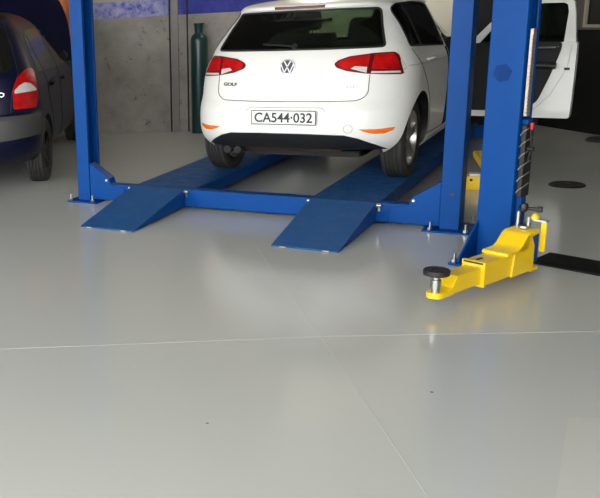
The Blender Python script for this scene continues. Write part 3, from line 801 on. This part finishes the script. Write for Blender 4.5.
for x0, x1 in ((-3.512, -3.050), (-1.990, -1.538)):
    d0 = Vector((x0, 5.455, 0)); top = RZ + .002
    m_ = MB(); m_.add([(x0, 5.455, .002), (x1, 5.455, .002), (x1 + .03, YB - .015, top - .01), (x0 + .008, YB - .015, top - .01),
                       (x0, 5.455, .012), (x1, 5.455, .012), (x1 + .03, YB - .015, top), (x0 + .008, YB - .015, top)],
                      [(0, 3, 2, 1), (4, 5, 6, 7), (0, 1, 5, 4), (1, 2, 6, 5), (2, 3, 7, 6), (3, 0, 4, 7)])
    rp = lb(m_, 'ramp', 'blue_tread', lift, None, .002)
    for xa, xb, dx in ((x0, x0 + .01, .008), (x1 - .01, x1, .03)):
        m_ = MB(); m_.add([(xa, 5.50, .004), (xb, 5.50, .004), (xb + dx, YB - .02, .030), (xa + dx, YB - .02, .030), (xa, 5.50, .018), (xb, 5.50, .018), (xb + dx, YB - .02, top - .01), (xa + dx, YB - .02, top - .01)],
                          [(0, 3, 2, 1), (4, 5, 6, 7), (0, 1, 5, 4), (1, 2, 6, 5), (2, 3, 7, 6), (3, 0, 4, 7)])
        lb(m_, 'ramp_web', 'blue', rp)
    for xx in (x0 + .08, x1 - .08):
        m_ = MB(); m_.box((xx, 5.448, .006), (.04, .012, .007)); lb(m_, 'edge_clip', 'chain', rp)
    m_ = MB(); m_.cyl((x0 + .02, YB - .014, RZ - .018), (x0 - .02, YB - .014, RZ - .018), .012, 12); lb(m_, 'hinge_pin', 'steel', rp, 40)
    m_ = MB(); m_.cyl((x1 + .025, YB - .014, RZ - .018), (x1 + .062, YB - .014, RZ - .018), .014, 12)
    m_.box((x1 + .05, YB - .012, RZ - .035), (.016, .016, .05)); lb(m_, 'hinge_pin', 'steel', rp, 40)

# ================================================================== two-post lift with the yellow arm
A = Vector((-.768, 5.672, 0)); U = Vector((.95, -.31, 0)).normalized(); Nf = Vector((U.y, -U.x, 0)); Z = Vector((0, 0, 1))
if Nf.y > 0: Nf = -Nf
post = thing('two_post_lift', 'blue two-post lift column with a yellow swing arm, nearest the camera', 'car lift', A)
def pb(mb, name, m, parent=post, smooth=None, bevel=0): return mb.build(name, M[m], parent, smooth, bevel, A)
def cpt(u, d, z): return A + U * u - Nf * d + Z * z     # u along the face, d depth behind it
W2, D2 = .202, .165
t = .010
sec = [(0, 0), (W2, 0), (W2 + .004, .04), (W2 - .010, .04), (W2 - .014, t), (t, t), (t, D2 - t), (W2 - .014, D2 - t), (W2 - .01, D2 - .04), (W2 + .004, D2 - .04), (W2, D2), (0, D2)]
m_ = MB(); m_.prism(sec, A + Z * .016, U, -Nf, Z * 2.5); colm = pb(m_, 'column', 'blue', post, None, .007)
m_ = MB(); m_.prism([(-.035, -.25), (W2 + .05, -.25), (W2 + .05, D2 + .08), (-.035, D2 + .08)], A, U, -Nf, Z * .016); bp = pb(m_, 'base_plate', 'blue', post, None, .003)
for u, d in ((-.012, -.215), (W2 + .03, -.215), (-.012, D2 + .05), (W2 + .03, D2 + .05)):
    b_ = MB(); p = cpt(u, d, 0); bolt(b_, p.x, p.y, .016); pb(b_, 'bolt', 'steel', bp, 40)
m_ = MB(); m_.prism([(0, .016), (.22, .016), (.20, .05), (0, .24)], A + U * .004, Nf, Z, U * .012); pb(m_, 'gusset', 'blue', post, None, .003)
m_ = MB(); m_.prism([(0, .016), (.20, .016), (.18, .05), (0, .22)], A + U * (W2 - .016), Nf, Z, U * .012); pb(m_, 'gusset', 'blue', post, None, .003)
m_ = MB(); m_.prism([(.056 * math.cos(a), .056 * math.sin(a)) for a in [PI / 3 * k + .2 for k in range(6)]], cpt(.088, -.0008, 1.125), U, Z, Nf * -.002); pb(m_, 'faded_mark', 'darkblue', colm)
# carriage in the open side
m_ = MB(); m_.prism([(.03, .05), (W2 + .03, .05), (W2 + .03, D2 - .05), (.03, D2 - .05)], A + Z * .14, U, -Nf, Z * .72); carr = pb(m_, 'carriage', 'blue', post, None, .006)
m_ = MB(); m_.prism([(W2 + .012, .022), (W2 + .030, .022), (W2 + .030, .062), (W2 + .012, .062)], A + Z * .88, U, -Nf, Z * .49)
ch = pb(m_, 'locking_rack', 'chain', carr, None, .002)
m_ = MB()
for k in range(22): m_.box(cpt(W2 + .024, .018, .90 + k * .0205), (.013, .012, .010), (U, -Nf, Z))
pb(m_, 'rack_tooth', 'chain', ch)
m_ = MB(); m_.prism([(W2 + .008, .02), (W2 + .038, .02), (W2 + .038, .125), (W2 + .008, .125)], A + Z * .40, U, -Nf, Z * .43); rg = pb(m_, 'rubber_guard', 'rubber', carr, None, .008)
m_ = MB()
for k in range(6):
    z = .43 + k * .068
    m_.tube([cpt(W2 + .008, .017, z), cpt(W2 + .024, .017, z + .022), cpt(W2 + .039, .022, z + .034), cpt(W2 + .040, .10, z + .05)], .0035, 6)
pb(m_, 'guard_rib', 'trunk', rg, 40)
m_ = MB(); m_.lathe([(0, 0), (.008, 0), (.008, .012), (.012, .014), (.012, .04), (0, .042)], cpt(W2 + .05, .06, .80), Z, 12); pb(m_, 'red_cap', 'redtag', carr, 40)
m_ = MB(); m_.tube([cpt(W2 + .05, .05, .80), cpt(W2 + .055, .06, .70), cpt(W2 + .045, .055, .62)], .006, 8); m_.cyl(cpt(W2 + .04, .05, .69), cpt(W2 + .075, .05, .69), .012, 10); pb(m_, 'release_cable', 'cable', carr, 40)
# swing arm
C0 = Vector((-.490, 5.33, 0)); C1 = Vector((-.790, 4.592, 0)); E = (C1 - C0).normalized(); LA = (C1 - C0).length
S = Vector((-E.y, E.x, 0));  S = S if S.y < 0 else -S     # towards the camera side
def apt(s, l, z): return C0 + E * s + S * l + Z * z
def abox(s0, s1, hw, z0, z1):
    m_ = MB(); m_.prism([(s0, z0), (s1, z0), (s1, z1), (s0, z1)], C0 - S * hw, E, Z, S * 2 * hw); return m_
arm = pb(abox(-.02, .455, .062, .060, .190), 'swing_arm', 'yellow', carr, None, .008)
m_ = abox(.438, .460, .066, .056, .196); pb(m_, 'sleeve_collar', 'yellow', arm, None, .003)
m_ = MB(); m_.box(apt(.385, -.01, .1905), (.05, .018, .003), (E, S, Z)); m_.box(apt(.461, 0, .188), (.004, .11, .010), (E, S, Z)); pb(m_, 'slot', 'plateblack', arm)
m_ = MB(); m_.prism([(.43, .075), (.755, .075), (.755, .100), (.72, .112), (.675, .168), (.43, .168)], C0 - S * .046, E, Z, S * .092); inn = pb(m_, 'inner_tube', 'yellow', arm, None, .005)
m_ = MB(); cc = [(LA + .044 * math.cos(a), .044 * math.sin(a)) for a in np.linspace(-PI / 2, PI / 2, 15)] + [(.70, .045), (.70, -.045)]
m_.prism(cc, C0 + Z * .070, E, S, Z * .030); pb(m_, 'pad_plate', 'yellow', inn, None, .003)
m_ = MB(); m_.lathe([(.021, .10), (.021, .118), (.026, .120), (.026, .165), (.018, .167), (.018, .195)], C1, Z, 24); pb(m_, 'pad_screw', 'steel', inn, 40)
pad = MB(); pad.lathe([(.0, .190), (.052, .190), (.064, .194), (.066, .214), (.062, .220), (.052, .217), (.0, .217)], C1, Z, 40)
for k in range(12):
    a = 2 * PI * k / 12; d = Vector((math.cos(a), math.sin(a), 0)); pad.box(C1 + d * .038 + Z * .2185, (.028, .010, .006), (d, Vector((-d.y, d.x, 0)), Z))
pb(pad, 'lift_pad', 'rubber', inn, 40)
# raised pivot bracket at the inner end
pr = [(.255, .186), (.255, .206), (.145, .208), (.115, .225), (.062, .272), (.035, .282), (-.06, .285), (-.06, .262), (.02, .255), (.05, .188)]
m_ = MB(); m_.prism(pr, C0 - S * .075, E, Z, S * .150); hump = pb(m_, 'pivot_bracket', 'yellow', arm, 30, .005)
for l in (-.075, .063):
    m_ = MB(); m_.prism([(-.02, .06), (.20, .06), (.18, .19), (.115, .222), (.062, .268), (.02, .268), (-.02, .20)], C0 + S * l, E, Z, S * .012); pb(m_, 'bracket_cheek', 'yellow', hump, None, .002)
m_ = MB(); m_.prism([(-.075, .05), (.0, .05), (.0, .07), (-.075, .07)], C0 - S * .075, E, Z, S * .15); pb(m_, 'bracket_foot', 'yellow', hump, None, .003)
m_ = abox(-.10, .0, .055, .09, .262); pb(m_, 'pivot_block', 'blue', carr, None, .006)
m_ = MB(); m_.box(apt(-.095, .078, .235), (.012, .03, .17), (E, S, Z)); pb(m_, 'stop_bar', 'yellow', hump, None, .003)
m_ = MB()
for s, l, z0, z1, r in ((-.045, -.045, .282, .375, .011), (-.055, .01, .282, .35, .010)):
    m_.cyl(apt(s, l, z0), apt(s, l, z1), r, 14)
m_.lathe([(.03, .285), (.034, .29), (.034, .30), (.03, .305)], apt(-.03, .0, 0), Z, 18)
m_.box(apt(-.085, .045, .330), (.03, .11, .010), (E, S, Z)); pb(m_, 'locking_pin', 'steel', hump, 40)
m_ = MB(); m_.lathe([(.0, -.026), (.018, -.022), (.026, 0), (.018, .022), (0, .026)], apt(-.05, -.02, .40), Z, 18)
m_.cyl(apt(-.05, -.02, .395), apt(-.09, .05, .392), .010, 10); m_.cyl(apt(-.09, .05, .377), apt(-.09, .05, .407), .013, 12); pb(m_, 'release_knob', 'blackplastic', hump, 40)
m_ = MB(); m_.lathe([(0, 0), (.022, .002), (.022, .014), (.012, .030), (0, .034)], apt(-.075, .035, .336), Z, 16); pb(m_, 'grease_cap', 'yellow', hump, 40)
# second arm swung to the back, its tip showing between the columns
T1 = Vector((-1.075, 7.76, 0)); T0 = Vector((-.62, 5.96, 0)); E2 = (T1 - T0).normalized(); S2 = Vector((-E2.y, E2.x, 0))
m_ = MB(); L2 = (T1 - T0).length; m_.prism([(0, .275), (L2 - .1, .275), (L2 - .02, .285), (L2, .305), (L2 - .02, .325), (L2 - .1, .335), (0, .335)], T0 - S2 * .04, E2, Z, S2 * .08)
ar2 = pb(m_, 'swing_arm', 'yellow', carr, None, .006)

# ================================================================== things on the floor and along the wall
def fpt(o): return Vector(o)
d = Vector((.94, -.34, 0)).normalized(); q = Vector((-d.y, d.x, 0)); c0 = Vector((-.42, 5.785, 0))
m_ = MB(); m_.prism([(0, -.135), (3.2, -.135), (3.2, .135), (0, .135)], c0, d, q, Z * .012)
o = m_.build('cable_cover', M['black'], None, None, .003, c0); tag(o, 'long flat black cable cover plate on the floor beside the yellow arm', 'cover plate')
c0 = Vector((-.44, 8.12, 0)); m_ = MB(); m_.lathe([(0, 0), (.135, 0), (.135, .006), (.125, .012), (.118, .008), (.03, .008), (.025, .014), (0, .014)], c0, Z, 40)
for k in range(8):
    a = 2 * PI * k / 8; e = Vector((math.cos(a), math.sin(a), 0)); m_.box(c0 + e * .075 + Z * .0095, (.07, .014, .005), (e, Vector((-e.y, e.x, 0)), Z))
o = m_.build('drain_cover', M['drain'], None, 40, 0, c0); tag(o, 'round rusty black drain cover out on the open grey floor', 'drain cover')
c0 = Vector((-.30, 10.60, 0)); m_ = MB(); m_.lathe([(0, 0), (.15, 0), (.15, .012), (.13, .03), (.05, .03), (0, .028)], c0, Z, 32)
o = m_.build('rubber_pad', M['rubber'], None, 40, 0, c0); tag(o, 'flat black round pad at the right edge, below the black wall', 'pad')
# yellow box between the lift columns
c0 = Vector((-1.085, 7.75, 0)); bxm = thing('yellow_box', 'small yellow box on the floor between the two blue columns', 'box', c0, R(12))
m_ = MB(); m_.bx((-.065, -.05, 0), (.065, .05, .115)); m_.build('carton', M['yellow'], bxm, None, .004)
m_ = MB(); m_.bx((-.045, -.046, .115), (.055, .046, .135)); m_.build('paper_lid', M['paper'], bxm, None, .003)
m_ = MB(); m_.cyl((-.03, -.051, .085), (-.03, -.0495, .085), .012, 14); m_.build('hand_hole', M['plateblack'], bxm)
# gas cylinder against the wall
gp = wall_at(-4.80, .135); gas = thing('gas_cylinder', 'tall dark green gas cylinder standing against the back wall', 'gas cylinder', gp)
m_ = MB(); m_.lathe([(.0, 0), (.100, 0), (.106, .012), (.106, 1.15), (.102, 1.195), (.085, 1.235), (.055, 1.255), (.048, 1.265), (0, 1.265)], (0, 0, 0), Z, 40); m_.build('bottle', M['gas'], gas, 40)
m_ = MB(); m_.lathe([(0, 1.26), (.048, 1.26), (.050, 1.28), (.056, 1.35), (.063, 1.365), (.063, 1.382), (0, 1.386)], (0, 0, 0), Z, 28); m_.build('valve_cap', M['gas'], gas, 40)
# cables and trunking on the wall
def on_wall(x, z, out): p = wall_at(x, out); return Vector((p.x, p.y, z))
for x, r, lab in ((-5.172, .010, 'thin black cable running up the wall, left of the trunking'), (-4.955, .010, 'thin black cable running up the wall beside the gas cylinder')):
    m_ = MB(); c0 = on_wall(x, 0, .012); m_.tube([on_wall(x, z, .012) for z in (.0, .8, 1.6, 3.2)], r, 8)
    o = m_.build('wall_cable', M['cable'], None, 40, 0, c0); tag(o, lab, 'cable')
c0 = on_wall(-5.11, 0, 0); m_ = MB(); m_.prism([(-.045, .001), (.045, .001), (.045, .022), (-.045, .022)], c0, XA, Vector((XA.y, -XA.x, 0)), Z * 3.2)
o = m_.build('cable_trunking', M['trunk'], None, None, .003, c0); tag(o, 'narrow flat trunking strip running up the wall between two black cables', 'trunking')
# window on the black wall
w1 = MB(); t0, z0 = 1.02, 1.45
def wbox(mb, a, b, z0, z1, o0, o1): mb.prism([(a, z0), (b, z0), (b, z1), (a, z1)], corner + NR * o0, RD, Z, NR * (o1 - o0))
wbox(w1, .47, 1.7, 1.11, 1.135, 0, .04); wbox(w1, .47, .61, 1.135, 2.1, 0, .04); wi = structure(w1.build('window_1', M['greyframe'], None))
m_ = MB(); wbox(m_, .61, 1.7, 1.135, 1.165, 0, .05); wbox(m_, .61, .64, 1.165, 2.1, 0, .05); m_.build('window_frame', M['beige'], wi)
m_ = MB(); wbox(m_, .64, 1.7, 1.165, 2.1, .012, .02); m_.build('window_pane', M['darkglass'], wi)
# orange curtain in the bay
c0 = Vector((-8.6, 11.7, 0)); m_ = MB(); K = 60; vs = []
for th in (0, .012):
    for z in (.9, 2.9):
        for i in range(K + 1):
            u = i / K; x = -8.6 + 2.3 * u; vs.append((x, 11.7 + .25 * u + .07 * math.sin(u * 60) + th, z))
k1 = K + 1; fs = []
for i in range(K): fs += [(i, i + 1, k1 + i + 1, k1 + i), (2 * k1 + i, 3 * k1 + i, 3 * k1 + i + 1, 2 * k1 + i + 1), (k1 + i, k1 + i + 1, 3 * k1 + i + 1, 3 * k1 + i), (i, 2 * k1 + i, 2 * k1 + i + 1, i + 1)]
fs += [(0, k1, 3 * k1, 2 * k1), (K, 2 * k1 + K, 3 * k1 + K, k1 + K)]
m_.add(vs, fs); o = m_.build('curtain', M['curtain'], None, 60, 0, c0); tag(o, 'orange pleated curtain hanging behind the raised bonnet', 'curtain')

# ------------------------------------------------------------------ light: daylight through the open front, an added fill for the cream wall
wd = bpy.data.worlds.new('World'); SC.world = wd; wd.use_nodes = True
bg = wd.node_tree.nodes['Background']; bg.inputs[0].default_value = (.98, 1.0, 1.0, 1); bg.inputs[1].default_value = 4.5
def area(name, loc, rot, sx, sy, power, col=(1, .97, .92)):
    l = bpy.data.lights.new(name, 'AREA'); l.shape = 'RECTANGLE'; l.size = sx; l.size_y = sy; l.energy = power; l.color = col
    o = bpy.data.objects.new(name, l); COL.objects.link(o); o.location = loc; o.rotation_euler = rot; return o
for x, y, pw in ():
    area('ceiling_lamp', (x, y, CEIL - .05), (0, 0, R(31)), 1.5, .16, pw)
pl_ = bpy.data.lights.new('cream_wall_fill', 'POINT'); pl_.energy = 26; pl_.shadow_soft_size = .07; pl_.color = (1, .95, .86)  # unseen point light, added to brighten the cream wall
po = bpy.data.objects.new('cream_wall_fill', pl_); COL.objects.link(po); po.location = (-3.25, 10.3, 2.85)
vs_ = SC.view_settings; vs_.view_transform = 'Standard'; vs_.look = 'None'; vs_.gamma = 1; vs_.exposure = 0.58; vs_.use_curve_mapping = False
